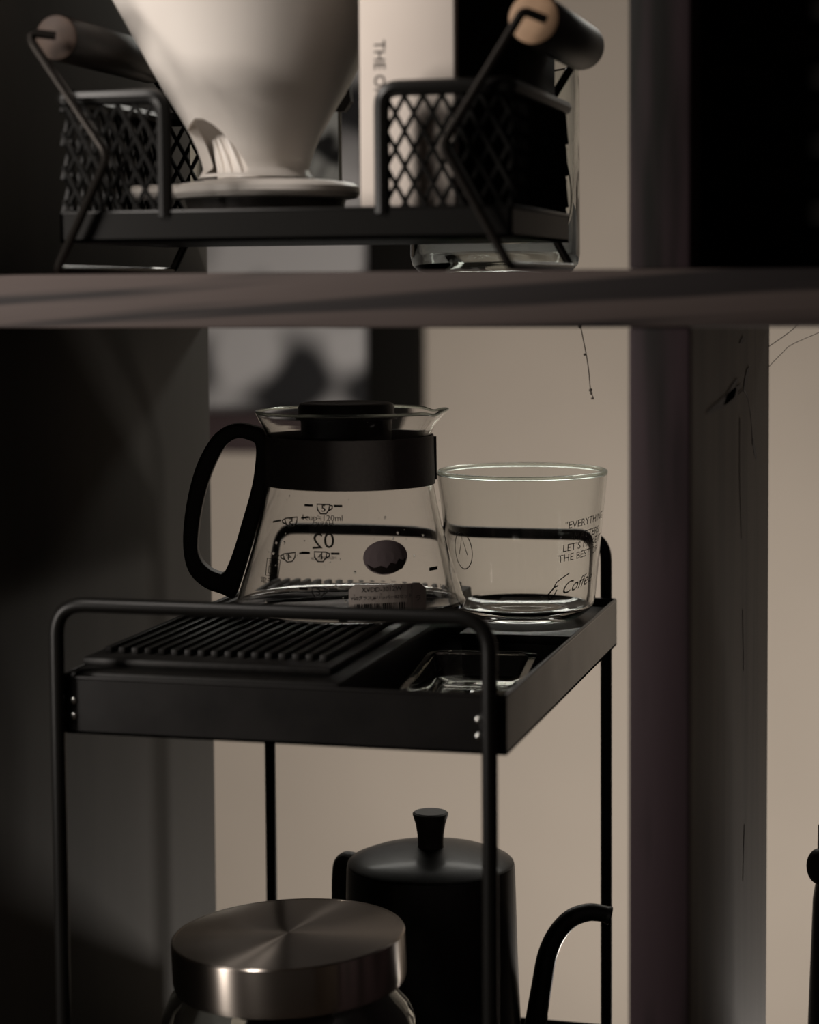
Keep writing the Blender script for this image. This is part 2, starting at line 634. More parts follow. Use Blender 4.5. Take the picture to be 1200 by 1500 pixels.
# low black tin that carries the glass
bt = thing('black_tin', (-.2200, 1.068, -.1922), 'low black tin under the straight-sided glass cup', 'tin')
boxo('tin_body', (-.0270, .0315, -.050, .050, 0, .0165), M['black_metal'], bt, .002)
boxo('tin_lid', (-.0280, .0325, -.051, .051, .0150, .0200), M['black_metal'], bt, .0015)

# shallow clear plastic dish in the front right of the tray
cdh = thing('clear_dish', (-.2225, .935, -.1922), 'shallow clear plastic dish lying in the front right of the upper tray', 'dish', (0, 0, math.radians(7)))


def rrect(w_, d_, r, n=5):
    pts = []
    for cx, cy, a in ((w_ - r, d_ - r, 0), (-w_ + r, d_ - r, 90), (-w_ + r, -d_ + r, 180), (w_ - r, -d_ + r, 270)):
        for k in range(n + 1):
            t = math.radians(a + 90 * k / n)
            pts.append((cx + r * math.cos(t), cy + r * math.sin(t)))
    return pts


def loft(bm, sections, cap0=True, cap1=True):
    rings = [[bm.verts.new((x, y, z)) for x, y in pts] for pts, z in sections]
    n = len(rings[0])
    for a, b in zip(rings, rings[1:]):
        for i in range(n):
            bm.faces.new((a[i], a[(i + 1) % n], b[(i + 1) % n], b[i]))
    if cap0:
        bm.faces.new(rings[0][::-1])
    if cap1:
        bm.faces.new(rings[-1])
    return bm


bm = loft(bmesh.new(), [(rrect(.019, .052, .006), .0006), (rrect(.022, .055, .007), .003), (rrect(.0245, .058, .008), .0135),
                        (rrect(.0265, .060, .009), .0142), (rrect(.0265, .060, .009), .0152), (rrect(.0235, .057, .008), .0152),
                        (rrect(.0210, .054, .007), .0040), (rrect(.018, .051, .006), .0022)])
link('dish_body', bm, M['clear_plastic'], cdh)
for y in (-.030, 0, .030):
    boxo('molded_rib', (-.016, .016, y - .0010, y + .0010, .0023, .0042), M['clear_plastic'], cdh, .0004)

# ------------------------------------------------------------------ glass coffee jug
K = .0003412
JB = -.1600
jug = thing('coffee_jug', (-.3018, 1.010, JB), 'clear glass coffee jug with black collar, handle and lid, printed with cup marks', 'jug', (0, 0, YAW))
RIMZ = -.0620 - JB       # rim height over the foot


def jz(y):               # height in the jug's frame of a mark this far (in print units) below the rim
    return RIMZ + (603 - y) * K


def outer_r(z):
    prof = [(jz(603), 137), (jz(612), 133), (jz(622), 127), (jz(632), 121.5), (jz(640), 120), (jz(700), 120), (jz(712), 123.5),
            (jz(740), 128.5), (jz(770), 135), (jz(800), 143), (jz(830), 152), (jz(860), 161.5), (jz(880), 167.5), (.004, 170), (.0012, 167), (0, 160)]
    for (za, ra), (zb, rb) in zip(prof, prof[1:]):
        if z >= zb:
            t = (z - zb) / max(1e-9, za - zb)
            return (rb + (ra - rb) * min(1, t)) * K
    return prof[-1][1] * K


zs = [jz(603) - i * (jz(603) - .0012) / 46 for i in range(47)]
outer = [(outer_r(z), z) for z in zs]
outer[0] = (outer_r(zs[0]), zs[0])
th = .0013
inner = [(r - th, z) for r, z in outer if z > .0045]
prof = [(inner[0][0] + .0001, zs[0] + .0003), (outer[0][0] - .0003, zs[0] + .0005)] + outer + [(160 * K, 0), (120 * K, .0006), (0, .0010)]
prof = [(0, .0032), (150 * K, .0028), (164 * K, .0042)] + inner[::-1] + prof
bm = bmesh.new()
rings = lathe(bm, prof, 96)
rimb = bmesh.new()
lathe(rimb, [(137 * K - .0007 + .0009 * math.cos(q * PI / 6), jz(603) + .0004 + .0008 * math.sin(q * PI / 6)) for q in range(12)], 96, closed=True)
for v in list(bm.verts) + list(rimb.verts):       # pull the pouring lip out of the rim on the right
    z = v.co.z
    t = max(0, (z - jz(628)) / (jz(603) - jz(628)))
    if t > 0:
        a = math.atan2(v.co.y, v.co.x)
        g = math.exp(-(a / .26) ** 2)
        r = math.hypot(v.co.x, v.co.y)
        k = 1 + g * t * t * .055
        v.co.x *= k
        v.co.y *= k * (1 - .12 * g * t)
        v.co.z += g * t * t * .0004 - .0012 * t * math.exp(-((abs(a) - .42) / .14) ** 2)
link('glass_body', bm, M['jug_glass'], jug)
link('glass_rim', rimb, M['ground_glass'], jug)

bm = bmesh.new()
ct, cb = jz(637), jz(708)
lathe(bm, [(121 * K, cb), (125.2 * K, cb), (125.8 * K, cb + .0012), (124.4 * K, ct - .0015), (123.4 * K, ct), (121 * K, ct)], 80, closed=True)
link('collar', bm, M['collar'], jug)
bm = bmesh.new()
prism(bm, [(110 * K, ct - .001), (127.5 * K, ct - .001), (128 * K, cb + .002), (112 * K, cb + .002)], -.0035, .0035)
link('collar_clasp', bm, M['black_plastic'], jug)
# looped handle: outer and inner outline, then thickness across
out_pts = [(392, 636), (372, 622), (345, 619), (318, 632), (296, 664), (281, 704), (271, 752), (268, 800), (276, 836), (297, 858), (322, 868), (341, 874),
           (352, 850), (364, 812), (377, 770), (388, 730), (394, 704)]
in_pts = [(376, 652), (366, 643), (349, 640), (333, 650), (318, 675), (305, 708), (294, 752), (289, 798), (294, 818), (306, 831), (318, 837), (326, 838),
          (333, 826), (343, 800), (354, 764), (366, 724), (373, 692)]
def closed_smooth(pts, seg=4):
    n = len(pts)
    out = []
    for i in range(n):
        a, b, c, d = (Vector(pts[(i + q) % n]) for q in (-1, 0, 1, 2))
        for k in range(seg):
            t = k / seg
            out.append(tuple(.5 * ((2 * b) + (c - a) * t + (2 * a - 5 * b + 4 * c - d) * t * t + (3 * b - a - 3 * c + d) * t ** 3)))
    return out


out_pts, in_pts = closed_smooth(out_pts), closed_smooth(in_pts)
HP = lambda p: ((p[0] - 512) * K, jz(p[1]))
bm = bmesh.new()
HT = .0058
lay = []
for yy in (-HT, HT):
    lay.append(([bm.verts.new((HP(p)[0], yy, HP(p)[1])) for p in out_pts], [bm.verts.new((HP(p)[0], yy, HP(p)[1])) for p in in_pts]))
n = len(out_pts)
for i in range(n):
    j = (i + 1) % n
    bm.faces.new((lay[0][0][i], lay[0][0][j], lay[0][1][j], lay[0][1][i]))
    bm.faces.new((lay[1][0][j], lay[1][0][i], lay[1][1][i], lay[1][1][j]))
    bm.faces.new((lay[0][0][j], lay[0][0][i], lay[1][0][i], lay[1][0][j]))
    bm.faces.new((lay[0][1][i], lay[0][1][j], lay[1][1][j], lay[1][1][i]))
h = link('handle', bm, M['black_plastic'], jug)
mod = h.modifiers.new('round', 'BEVEL')
mod.width, mod.segments, mod.limit_method, mod.angle_limit = .0018, 3, 'ANGLE', math.radians(50)
# lid: a stepped black plug
bm = bmesh.new()
L0 = 70 * K
lathe(bm, [(0, jz(648)), (66 * K, jz(648)), (67 * K, jz(612)), (117 * K, jz(611)), (117.5 * K, jz(607.5)), (70 * K, jz(606)), (70.5 * K, jz(596)),
           (68 * K, jz(591)), (64 * K, jz(589.5)), (58 * K, jz(590.5)), (0, jz(590.5))], 72)
# the flange is narrow: squeeze it back so the glass shows around the plug
for v in bm.verts:
    r = math.hypot(v.co.x, v.co.y)
    if r > 100 * K:
        v.co.x *= 74 / 117
        v.co.y *= 74 / 117
lid = link('lid', bm, M['black_plastic'], jug)
lid.location.x = -4 * K


def on_front(x, y, eps=.00025):        # print units -> front of the glass
    z = jz(y)
    r = outer_r(z) + eps
    return (x, -math.sqrt(max(1e-8, r * r - x * x)), z)


def near_row(y):                      # the near wall is seen a little lower than the axis
    return y - 13 - .07 * (y - 757)


def front_map(cx, cy, eps=.00025):
    return lambda u, v: on_front((cx - 512) * K + u, near_row(cy - v / K), eps)


def back_map(cx, cy):
    def f(u, v):
        z = jz(cy + 13) + v
        r = outer_r(z) + .0003
        x = (cx - 512) * K - u
        return (x, math.sqrt(max(1e-8, r * r - x * x)), z)
    return f


def bar(x0, x1, y0, y1, n=4):
    bm = bmesh.new()
    a = [(x0 + (x1 - x0) * i / n) for i in range(n + 1)]
    lo = [bm.verts.new((x, y0, 0)) for x in a]
    hi = [bm.verts.new((x, y1, 0)) for x in a]
    for i in range(n):
        bm.faces.new((lo[i], lo[i + 1], hi[i + 1], hi[i]))
    return bm


def cup_icon(digit, gap):
    k = K
    b = strip(bmesh.new(), [(-9 * k, 7 * k), (9 * k, 7 * k), (8 * k, -1 * k), (4 * k, -7 * k), (-4 * k, -7 * k), (-8 * k, -1 * k)], 2.1 * k, True)
    e = strip(bmesh.new(), [(9 * k, 6 * k), (13 * k, 5 * k), (12.5 * k, 1 * k), (8 * k, -2 * k)], 2.1 * k)
    d = merge(moved(text_mesh(digit, 14 * k), 0, .5 * k), moved(text_mesh(digit, 14 * k), .6 * k, .5 * k))
    l1 = bar((-gap - 12) * k, -gap * k, 3.4 * k, 6.6 * k)
    l2 = bar(gap * k, (gap + 12) * k, 3.4 * k, 6.6 * k)
    return merge(b, e, d, l1, l2)


def cup_icon_faint(digit):
    return cup_icon(digit, 16)


wrap('cup_mark', cup_icon('5', 15), front_map(478, 745), M['ink'], jug)['label'] = 'cup mark reading 5'
wrap('volume_note', text_mesh('1cup≒120ml', 12 * K), front_map(476, 758.5), M['ink'], jug)
wrap('cup_mark', cup_icon('4', 15), front_map(474, 815.5), M['ink'], jug)['label'] = 'cup mark reading 4'
wrap('cup_mark', cup_icon('3', 15), front_map(471, 868), M['ink'], jug)['label'] = 'cup mark reading 3'
ic = merge(strip(bmesh.new(), [(-9 * K, 13 * K), (11 * K, 13 * K), (8 * K, -12 * K), (-11 * K, -12 * K)], 1.2 * K, True),
           strip(bmesh.new(), [(-6 * K, 2 * K), (6 * K, 2 * K), (5 * K, -8 * K), (-7 * K, -8 * K)], 1.4 * K, True),
           strip(bmesh.new(), [(-5 * K, 3 * K), (-3 * K, 6 * K), (3 * K, 6 * K), (5 * K, 3 * K)], 1.2 * K),
           strip(bmesh.new(), [(-6 * K, 10 * K), (-4 * K, 8 * K), (-6 * K, 6 * K)], 1 * K),
           strip(bmesh.new(), [(6 * K, 10 * K), (8 * K, 8 * K), (6 * K, 6 * K)], 1 * K))
wrap('care_symbol', ic, front_map(405, 837), M['ink'], jug)
wrap('care_note', text_mesh('電子', 10 * K), front_map(396, 857), M['ink'], jug)
wrap('edge_tick', bar(-6 * K, 6 * K, -2.5 * K, 2.5 * K), front_map(633, 841.5), M['ink'], jug)
wrap('size_mark', merge(moved(text_mesh('HARIO', 11 * K), 0, 28 * K), text_mesh('02', 36 * K), moved(text_mesh('HEATPROOF', 7 * K), 0, -27 * K)),
     back_map(466, 797), M['faint_ink'], jug)['label'] = 'grey size mark 02 on the rear of the glass, seen mirrored'
wrap('rear_cup_mark', cup_icon('5', 15), back_map(418, 762), M['faint_ink'], jug)
wrap('rear_cup_mark', cup_icon('4', 15), back_map(414, 818), M['faint_ink'], jug)


def disc(cx, cy, rx, ry, n=40):
    bm = bmesh.new()
    c = bm.verts.new((0, 0, 0))
    rows = [[bm.verts.new((rx * q * math.cos(2 * PI * i / n), ry * q * math.sin(2 * PI * i / n), 0)) for i in range(n)] for q in (.4, .75, 1)]
    for i in range(n):
        bm.faces.new((c, rows[0][i], rows[0][(i + 1) % n]))
        for a, b in zip(rows, rows[1:]):
            bm.faces.new((a[i], b[i], b[(i + 1) % n], a[(i + 1) % n]))
    return bm


rs = wrap('round_sticker', disc(0, 0, 31 * K, 25.5 * K), front_map(565, 817.5), M['sticker'], jug)
rs['label'] = 'round plum sticker'
lump = bmesh.new()
pts = [(-26, -9), (-16, -15), (-6, -12), (2, -16), (8, -8), (15, -11), (19, -3), (25, -6), (28, -2), (29, -9), (24, -18), (12, -23), (-6, -24), (-20, -18)]
lump.faces.new([lump.verts.new((x * K, y * K, 0)) for x, y in pts])
bmesh.ops.triangulate(lump, faces=lump.faces)
wrap('sticker_print', lump, front_map(565, 817.5, .0004), M['sticker_dark'], rs)
# paper label with the article number
lb = bmesh.new()
NX, NY = 12, 5
x0, x1, y0, y1 = -54 * K, 54 * K, -24 * K, 18 * K
g = [[lb.verts.new((x0 + (x1 - x0) * i / NX, y0 + (y1 - y0) * j / NY - (4 * K * (i / NX)), 0)) for i in range(NX + 1)] for j in range(NY + 1)]
for j in range(NY):
    for i in range(NX):
        if (i in (0, NX - 1)) and j == NY - 1:
            if i == 0:
                lb.faces.new((g[j][0], g[j][1], g[j + 1][1]))
            else:
                lb.faces.new((g[j][i], g[j][i + 1], g[j + 1][i]))
            continue
        lb.faces.new((g[j][i], g[j][i + 1], g[j + 1][i + 1], g[j + 1][i]))
lab = wrap('article_label', lb, front_map(568, 873, .0003), M['label'], jug)
lab['label'] = 'small rectangular paper label reading XVDD-3012W'
codes = bmesh.new()
x = -46
rnd = random.Random(3)
while x < 24:
    wd = rnd.choice((.7, 1.2, 2.0))
    for q in (codes,):
        vs = [codes.verts.new((xx * K, yy * K, 0)) for xx, yy in ((x, -23), (x + wd, -23), (x + wd, -11), (x, -11))]
        codes.faces.new(vs)
    x += wd + rnd.choice((.9, 1.5, 2.2))
lt = merge(moved(text_mesh('XVDD-3012W', 9.2 * K), -8 * K, 9 * K), moved(text_mesh('V60グラスドリッパー02セット', 6.4 * K), -8 * K, -3 * K),
           moved(text_mesh('ラ', 9 * K), 43 * K, -8 * K), codes, strip(bmesh.new(), [(34 * K, 13 * K), (34 * K, -23 * K)], .8 * K))
wrap('label_lettering', lt, front_map(568, 873, .0005), M['ink'], lab)
# condensation
dr = bmesh.new()
rnd = random.Random(11)
for i in range(95):
    if i < 45:
        px_, py_ = rnd.uniform(500, 660), rnd.gauss(853, 6)
    else:
        px_, py_ = rnd.uniform(385, 650), rnd.uniform(715, 870)
    a = on_front((px_ - 512) * K * .97, py_, .0001)
    rr_ = rnd.choice((.0003, .0004, .0005, .0008)) * (.8 if i < 45 else .9)
    m_ = Matrix.Translation(a) @ Matrix.Diagonal((rr_, rr_ * .5, rr_ * rnd.uniform(.9, 1.5), 1))
    bmesh.ops.create_icosphere(dr, subdivisions=1, radius=1, matrix=m_)
tag(link('water_droplets', dr, M['water'], jug), kind='stuff')

# ------------------------------------------------------------------ straight-sided glass cup
GB = -.1720
K2 = .000352
cup = thing('glass_cup', (-.2270, 1.0735, GB), 'wide clear straight-sided glass cup with small printed lettering, right of the jug', 'glass', (0, 0, YAW))
GH = -.0972 - GB


def cup_r(z):
    t = max(0, min(1, z / GH))
    r = (104 + 21 * t) * K2
    if z < .009:
        q = 1 - z / .009
        r -= .0085 * q * q
    return r


n_ = 26
op = [(cup_r(GH * i / n_), GH * i / n_) for i in range(n_ + 1)]
op = [(cup_r(z), z) for z in (.0, .001, .0025, .0045, .007, .010)] + [p for p in op if p[1] > .0125]
ip = [(r - .0019, z) for r, z in op if z > .0065]
prof = [(0, .0015), (op[0][0] * .8, .0005)] + op + [(op[-1][0] - .0009, GH + .0001)] + ip[::-1] + [(cup_r(.007) * .82, .0040), (0, .0036)]
bm = bmesh.new()
lathe(bm, prof, 96)
for v in bm.verts:      # the rim is pinched into a slight spout on the left
    t = max(0, (v.co.z - GH * .8) / (GH * .2))
    a = math.atan2(v.co.y, v.co.x)
    g = math.exp(-(((a - PI + PI) % (2 * PI) - PI) / .35) ** 2)
    v.co.x += -.0008 * g * t
link('cup_body', bm, M['cup_glass'], cup)
bm = bmesh.new()
lathe(bm, [(op[-1][0] - .0009 + .00115 * math.cos(q * PI / 6), GH + .0010 + .00115 * math.sin(q * PI / 6)) for q in range(12)], 96, closed=True)
link('cup_rim', bm, M['ground_glass'], cup)['label'] = 'pale ground rim catching the light'


def cup_map(cx, cy, shift_rot=0.0):
    def f(u, v):
        # lettering runs round the wall, a little uphill
        z = GH + (690 - cy) * K2 + v
        r = cup_r(z) + .00025
        a = cx + u / r
        return (r * math.sin(a), -r * math.cos(a), z)
    return f


def cup_text(body, ang, y, size, name='lettering', shear=0, up=.10):
    b = text_mesh(body, size * K2, 'LEFT', shear)
    for v in b.verts:
        v.co.y += v.co.x * up
    return wrap(name, b, cup_map(ang, y), M['faint_ink'], cup)


cup_text('"EVERYTHING', .48, 757, 15)
cup_text('MATTERS.', .62, 774, 15)
cup_text("LET'S MAKE IT", .46, 790, 15)
cup_text('THE BEST OF', .40, 805, 15)
cup_text('Coffee', .46, 850, 24, 'script_lettering', .5, .22)
b = merge(strip(bmesh.new(), [(-12 * K2, 6 * K2), (-7 * K2, 15 * K2), (4 * K2, 22 * K2), (14 * K2, 27 * K2)], 1.6 * K2),
          strip(bmesh.new(), [(-17 * K2, -10 * K2), (-19 * K2, -2 * K2), (-10 * K2, 8 * K2), (-4 * K2, 10 * K2)], 2.2 * K2),
          strip(bmesh.new(), [(-16 * K2, -10 * K2), (-10 * K2, -4 * K2), (-6 * K2, 4 * K2)], 1.6 * K2))
wrap('script_stroke', b, cup_map(.46, 853), M['ink'], cup)
ring = strip(bmesh.new(), [(19 * K2 * math.cos(t * PI / 18), 27 * K2 * math.sin(t * PI / 18)) for t in range(36)], 1.6 * K2, True)
tri = strip(bmesh.new(), [(-9 * K2, -6 * K2), (0, 20 * K2), (9 * K2, -6 * K2)], 1.6 * K2)
wrap('round_emblem', merge(ring, tri), cup_map(-.90, 795), M['faint_ink'], cup)

# ------------------------------------------------------------------ steel-lidded glass jar on the lower tier
JT = -.4270
jar = thing('glass_jar', (-.3040, .9130, JT), 'squat glass jar with a brushed steel lid at the bottom of the rack', 'jar', (0, 0, YAW))
LT = -.2975 - JT
LR = .0543
bm = bmesh.new()
R_ = LR
lathe(bm, [(0, LT), (R_ * .3, LT), (R_ * .6, LT), (R_ * .9, LT), (R_ - .0016, LT), (R_ - .0016, LT - .003), (0, LT - .003)], 96)
top_ = link('lid_top', bm, M['brushed_steel'], jar)
top_['label'] = 'turned steel disc of the lid'
bm = bmesh.new()
lathe(bm, [(R_ - .0017, LT + .0001), (R_ - .0008, LT + .0001), (R_ - .0001, LT - .0006), (R_, LT - .0014), (R_, LT - .0190), (R_ - .0008, LT - .0222), (R_ - .0035, LT - .0226),
           (R_ - .0035, LT - .020), (R_ - .0022, LT - .015), (R_ - .0017, LT - .003)], 96, closed=True)
band_ = link('lid_band', bm, M['brushed_steel'], jar)
for q in (top_, band_):      # the lid sits on a little askew
    q.matrix_local = Matrix.Translation((0, 0, LT - .01)) @ Matrix.Rotation(math.radians(-2.4), 4, 'Y') @ Matrix.Translation((0, 0, -LT + .01))
gp = [(.047, LT - .010), (.0475, LT - .020), (.0500, LT - .024), (.0555, LT - .030), (.0590, LT - .038), (.0600, LT - .048), (.0600, .020), (.0590, .008), (.056, .002), (.050, 0), (0, .001)]
gi = [(0, .006), (.050, .006), (.0555, .012), (.0562, .025), (.0562, LT - .048), (.0552, LT - .040), (.0520, LT - .033), (.0465, LT - .027), (.0440, LT - .022), (.0436, LT - .010)]
bm = bmesh.new()
lathe(bm, gi + gp, 80)
link('jar_body', bm, M['thick_glass'], jar)
bm = bmesh.new()
lathe(bm, [(0, .0065), (.0545, .0065), (.0555, .012), (.0556, .050), (.052, .054), (.02, .058), (0, .058)], 48)
cof = link('contents', bm, grain(mat('dark_beans', (.012, .008, .006), .6), (.006, .004, .003), (.02, .012, .008), 150, bump=.8), jar)
cof['label'] = 'dark coffee filling'

# ------------------------------------------------------------------ black gooseneck kettle
kt = thing('gooseneck_kettle', (-.2702, 1.045, JT), 'matte black gooseneck kettle with a flared lid knob on the lower tier', 'kettle', (0, 0, YAW))
K3 = .000354
KZ = lambda y: (-.2984 - JT) + (1265 - y) * K3
bm = bmesh.new()
lathe(bm, [(0, 0), (.0455, 0), (.0470, .002), (.0465, KZ(1500)), (.0450, KZ(1400)), (.0437, KZ(1270)), (.0432, KZ(1264)), (.0420, KZ(1264)), (.0420, KZ(1275)), (0, KZ(1275))], 80)
link('kettle_body', bm, M['kettle'], kt)
bm = bmesh.new()
lathe(bm, [(0, KZ(1268)), (.0410, KZ(1268)), (.0428, KZ(1266)), (.0431, KZ(1263)), (.0420, KZ(1260)), (.034, KZ(1251)), (.022, KZ(1243.5)), (.010, KZ(1240)), (0, KZ(1239.5))], 80)
kl = link('kettle_lid', bm, M['kettle'], kt)
bm = bmesh.new()
lathe(bm, [(0, KZ(1243)), (.0074, KZ(1243)), (.0066, KZ(1238)), (.0068, KZ(1222)), (.0078, KZ(1205)), (.0092, KZ(1193)), (.0092, KZ(1190)), (.0082, KZ(1188)), (0, KZ(1188.5))], 40)
link('lid_knob', bm, M['black_plastic'], kl)
bm = bmesh.new()
lathe(bm, [(.0015, 0), (.0015, .0012), (.0008, .0012), (.0008, 0)], 12, .028, -.022, closed=True)
vent = link('steam_vent', bm, M['black_metal'], kl)
vent.location.z = KZ(1254)
hx = lambda p: ((p[0] - 631) * K3, 0, KZ(p[1]))
sp = smooth_path([(.040, 0, .020), (.050, 0, .026), (.0545, 0, .045), (.0550, 0, KZ(1490)), hx((793, 1450)), hx((801, 1405)), hx((815, 1372)), hx((836, 1349)), hx((860, 1340)), hx((880, 1341)), hx((894, 1345))], 8)
n_ = len(sp)
rad = [(.0085 if i < 8 else .0062 - .0020 * (i / n_)) for i in range(n_)]
rad = [r + (.0008 * max(0, 1 - abs(i - (n_ - 2)) / 3)) for i, r in enumerate(rad)]
tubeo('spout', sp, rad, M['kettle'], kt, 16)
hp = smooth_path([(-.036, .022, KZ(1292)), (-.041, .028, KZ(1281)), (-.0455, .032, KZ(1286)), (-.0475, .034, KZ(1310)), (-.0475, .034, KZ(1400)), (-.046, .032, KZ(1470)), (-.036, .024, KZ(1490))], 8)
tubeo('kettle_handle', hp, .0042, M['black_plastic'], kt, 12, flat=1.3)

# ------------------------------------------------------------------ wooden-handled wire basket on the shelf board
bk = thing('handled_basket', (0, 0, 0), 'black mesh-ended basket tray with round wooden handles on the middle shelf', 'basket')
BX0, BX1, BY0, BY1 = -.3745, -.1795, .830, .952
bz0, bz1 = .0195, .0318
bm = bmesh.new()
t = .0014
box(bm, BX0, BX1, BY0, BY1, bz0, bz0 + t)
for d in ((BX0, BX1, BY0, BY0 + t), (BX0, BX1, BY1 - t, BY1), (BX0, BX0 + t, BY0, BY1), (BX1 - t, BX1, BY0, BY1)):
    box(bm, *d, bz0, bz1)
tube(bm, rounded([(BX0, BY0 + .0007, bz1), (BX1, BY0 + .0007, bz1), (BX1, BY1 - .0007, bz1), (BX0, BY1 - .0007, bz1)], .001, 2, True), .0009, 8, closed=True)
link('tray', bm, M['black_frame'], bk)
ZT = .0800


def loop(xa, xb, ycorner, y_other, name='corner_frame'):
    """flat bar: up beside the gap, over, round the corner and back along the basket's end"""
    pts = rounded([(xa, ycorner, bz1 - .002), (xa, ycorner, ZT), (xb, ycorner, ZT), (xb, y_other, ZT), (xa, y_other, ZT), (xa, y_other, bz1 - .002)], [0, .0075, .002, .002, .0075, 0], 7)
    return tubeo(name, pts, .0033, M['black_frame'], bk, 8, flat=.9)


GL, GR = -.3275, -.2335        # inner ends of the two mesh wings
loop(GL, BX0 + .001, BY0 + .0012, BY1 - .0012)
loop(GR, BX1 - .001, BY0 + .0012, BY1 - .0012)


def mesh_wall(p0, p1, z0, z1, name='mesh_wall'):
    """expanded metal: two sets of slanting wires between p0 and p1"""
    bm = bmesh.new()
    p0, p1 = Vector(p0), Vector(p1)
    L = (p1 - p0).length
    H = z1 - z0
    px_, pz_ = .0078, .0142
    sl = pz_ / px_
    for sgn in (1, -1):
        k = -int(H / sl / px_) - 2
        while k * px_ < L + H / sl + px_:
            s0 = k * px_
            if sgn > 0:
                a, b_ = (s0, 0), (s0 + H / sl, H)
            else:
                a, b_ = (s0, H), (s0 + H / sl, 0)
            # clip to the rectangle along the run
            (xa, za), (xb, zb) = a, b_
            if xb > 0 and xa < L:
                t0 = max(0, (0 - xa) / (xb - xa))
                t1 = min(1, (L - xa) / (xb - xa))
                if t1 - t0 > .01:
                    q0 = (xa + (xb - xa) * t0, za + (zb - za) * t0)
                    q1 = (xa + (xb - xa) * t1, za + (zb - za) * t1)
                    d = (p1 - p0).normalized()
                    nrm = Vector((-d.y, d.x, 0)) * (.00045 * sgn)
                    tube(bm, [p0 + d * q0[0] + nrm + Vector((0, 0, z0 + q0[1])), p0 + d * q1[0] + nrm + Vector((0, 0, z0 + q1[1]))], .00105, 5, caps=False)
            k += 1
    o = link(name, bm, M['black_metal'], bk)
    return tag(o, kind='stuff')


zz0, zz1 = bz1, ZT
mesh_wall((BX0 + .001, BY0 + .002, 0), (GL, BY0 + .002, 0), zz0, zz1)
mesh_wall((GR, BY0 + .002, 0), (BX1 - .001, BY0 + .002, 0), zz0, zz1)
mesh_wall((BX0 + .001, BY1 - .002, 0), (GL, BY1 - .002, 0), zz0, zz1)
mesh_wall((GR, BY1 - .002, 0), (BX1 - .001, BY1 - .002, 0), zz0, zz1)
mesh_wall((BX0 + .001, BY0 + .002, 0), (BX0 + .001, BY1 - .002, 0), zz0, zz1)
mesh_wall((BX1 - .001, BY0 + .002, 0), (BX1 - .001, BY1 - .002, 0), zz0, zz1)

LY, LYR = .8245, .9575


def leg(xs, name='bent_leg'):
    """one bent rod: handle end, out, down to the waist, out to the foot, along the shelf and up the rear"""
    (hx_, hz), (ex, ez), (wx, wz), (fx, fz) = xs
    pts = [(hx_, LY + .004, hz), (ex, LY, ez), (wx, LY, wz), (fx, LY, fz), (fx, LYR, fz), (wx, LYR, wz), (ex, LYR, ez), (hx_, LYR - .004, hz)]
    return tubeo(name, rounded(pts, [0, .003, .008, .003, .003, .008, .003, 0], 6), .0019, M['wire_metal'], bk, 10)


leg([(-.3745, .1060), (-.3865, .1075), (-.3499, .0553), (-.3740, .0083)])
leg([(-.165, .1045), (-.1735, .1080), (-.2066, .0564), (-.1795, .0083)])


def bhandle(x, z, r, endm, lab_):
    bm = bmesh.new()
    n = 40
    y0_, y1_ = .836, .9445
    lathe(bm, [(r * .96, y0_), (r, y0_ + .0006), (r, y1_ - .004), (r * .93, y1_ - .0015), (r * .7, y1_), (0, y1_)], n)
    for v in bm.verts:
        a = v.co.copy()
        v.co = Vector((x + a.x, a.z, z + a.y))
    hd = link('handle', bm, M['handle_wood'], bk)
    bm = bmesh.new()
    lathe(bm, [(0, y0_ - .0012), (r * .80, y0_ - .0012), (r * .95, y0_ - .0004), (r * .96, y0_ + .0004), (0, y0_ + .0004)], n)
    for v in bm.verts:
        a = v.co.copy()
        v.co = Vector((x + a.x, a.z, z + a.y))
    e = link('handle_end', bm, endm, hd)
    e['label'] = lab_
    return hd


bhandle(-.1716, .1062, .0105, M['raw_wood'], 'bare pale wood end of the stained handle')
bhandle(-.3775, .1062, .0098, M['shaded_end_wood'], 'bare wood end of the stained handle, coloured dark for shade')

# ------------------------------------------------------------------ white ceramic cone dripper in the basket
CX, CY_ = -.3110, .9000
cn = thing('ceramic_dripper', (CX, CY_, bz0 + t + .0001), 'white ceramic coffee dripper cone on its saucer, standing in the basket', 'dripper', (0, 0, YAW))
zb = bz0 + t + .0001
K4 = .0003045
CZ = lambda y: .0485 - zb + (262 - y) * K4
bm = bmesh.new()
lathe(bm, [(0, .0), (.030, .0), (.033, .002), (.034, .010), (.036, CZ(292)), (0, CZ(292))], 64, .004, 0)
link('base_ring', bm, M['black_plastic'], cn)
bm = bmesh.new()
lathe(bm, [(0, CZ(293)), (.036, CZ(293)), (.0402, CZ(291)), (.0416, CZ(284)), (.0412, CZ(276)), (.039, CZ(270)), (.030, CZ(266)), (0, CZ(262))], 80, .0048, 0)
link('saucer', bm, M['ceramic'], cn)
tb = rounded([(-.034, -.004, CZ(281)), (-.050, -.002, CZ(281)), (-.0545, 0, CZ(282))], .002, 4)
tubeo('saucer_tab', tb, .0035, M['ceramic'], cn, 12, flat=1.6)
wallp = [(79, 252), (77.5, 248), (80, 238), (86, 220), (95, 200), (111, 172), (131, 140), (152, 102), (172, 65), (190, 32), (208, 0), (215, -14), (217, -20)]
op = [((85, 260)[0] * K4, CZ(262))] + [(a * K4, CZ(b)) for a, b in wallp]
ip = [(max(.004, r - .0042), z + .0012) for r, z in op[1:]]
ip[-1] = (op[-1][0] - .0034, op[-1][1] - .0005)
bm = bmesh.new()
lathe(bm, op + [(op[-1][0] - .0015, op[-1][1] + .0012)] + ip[::-1], 96, closed=True)
cone = link('cone', bm, M['ceramic'], cn)
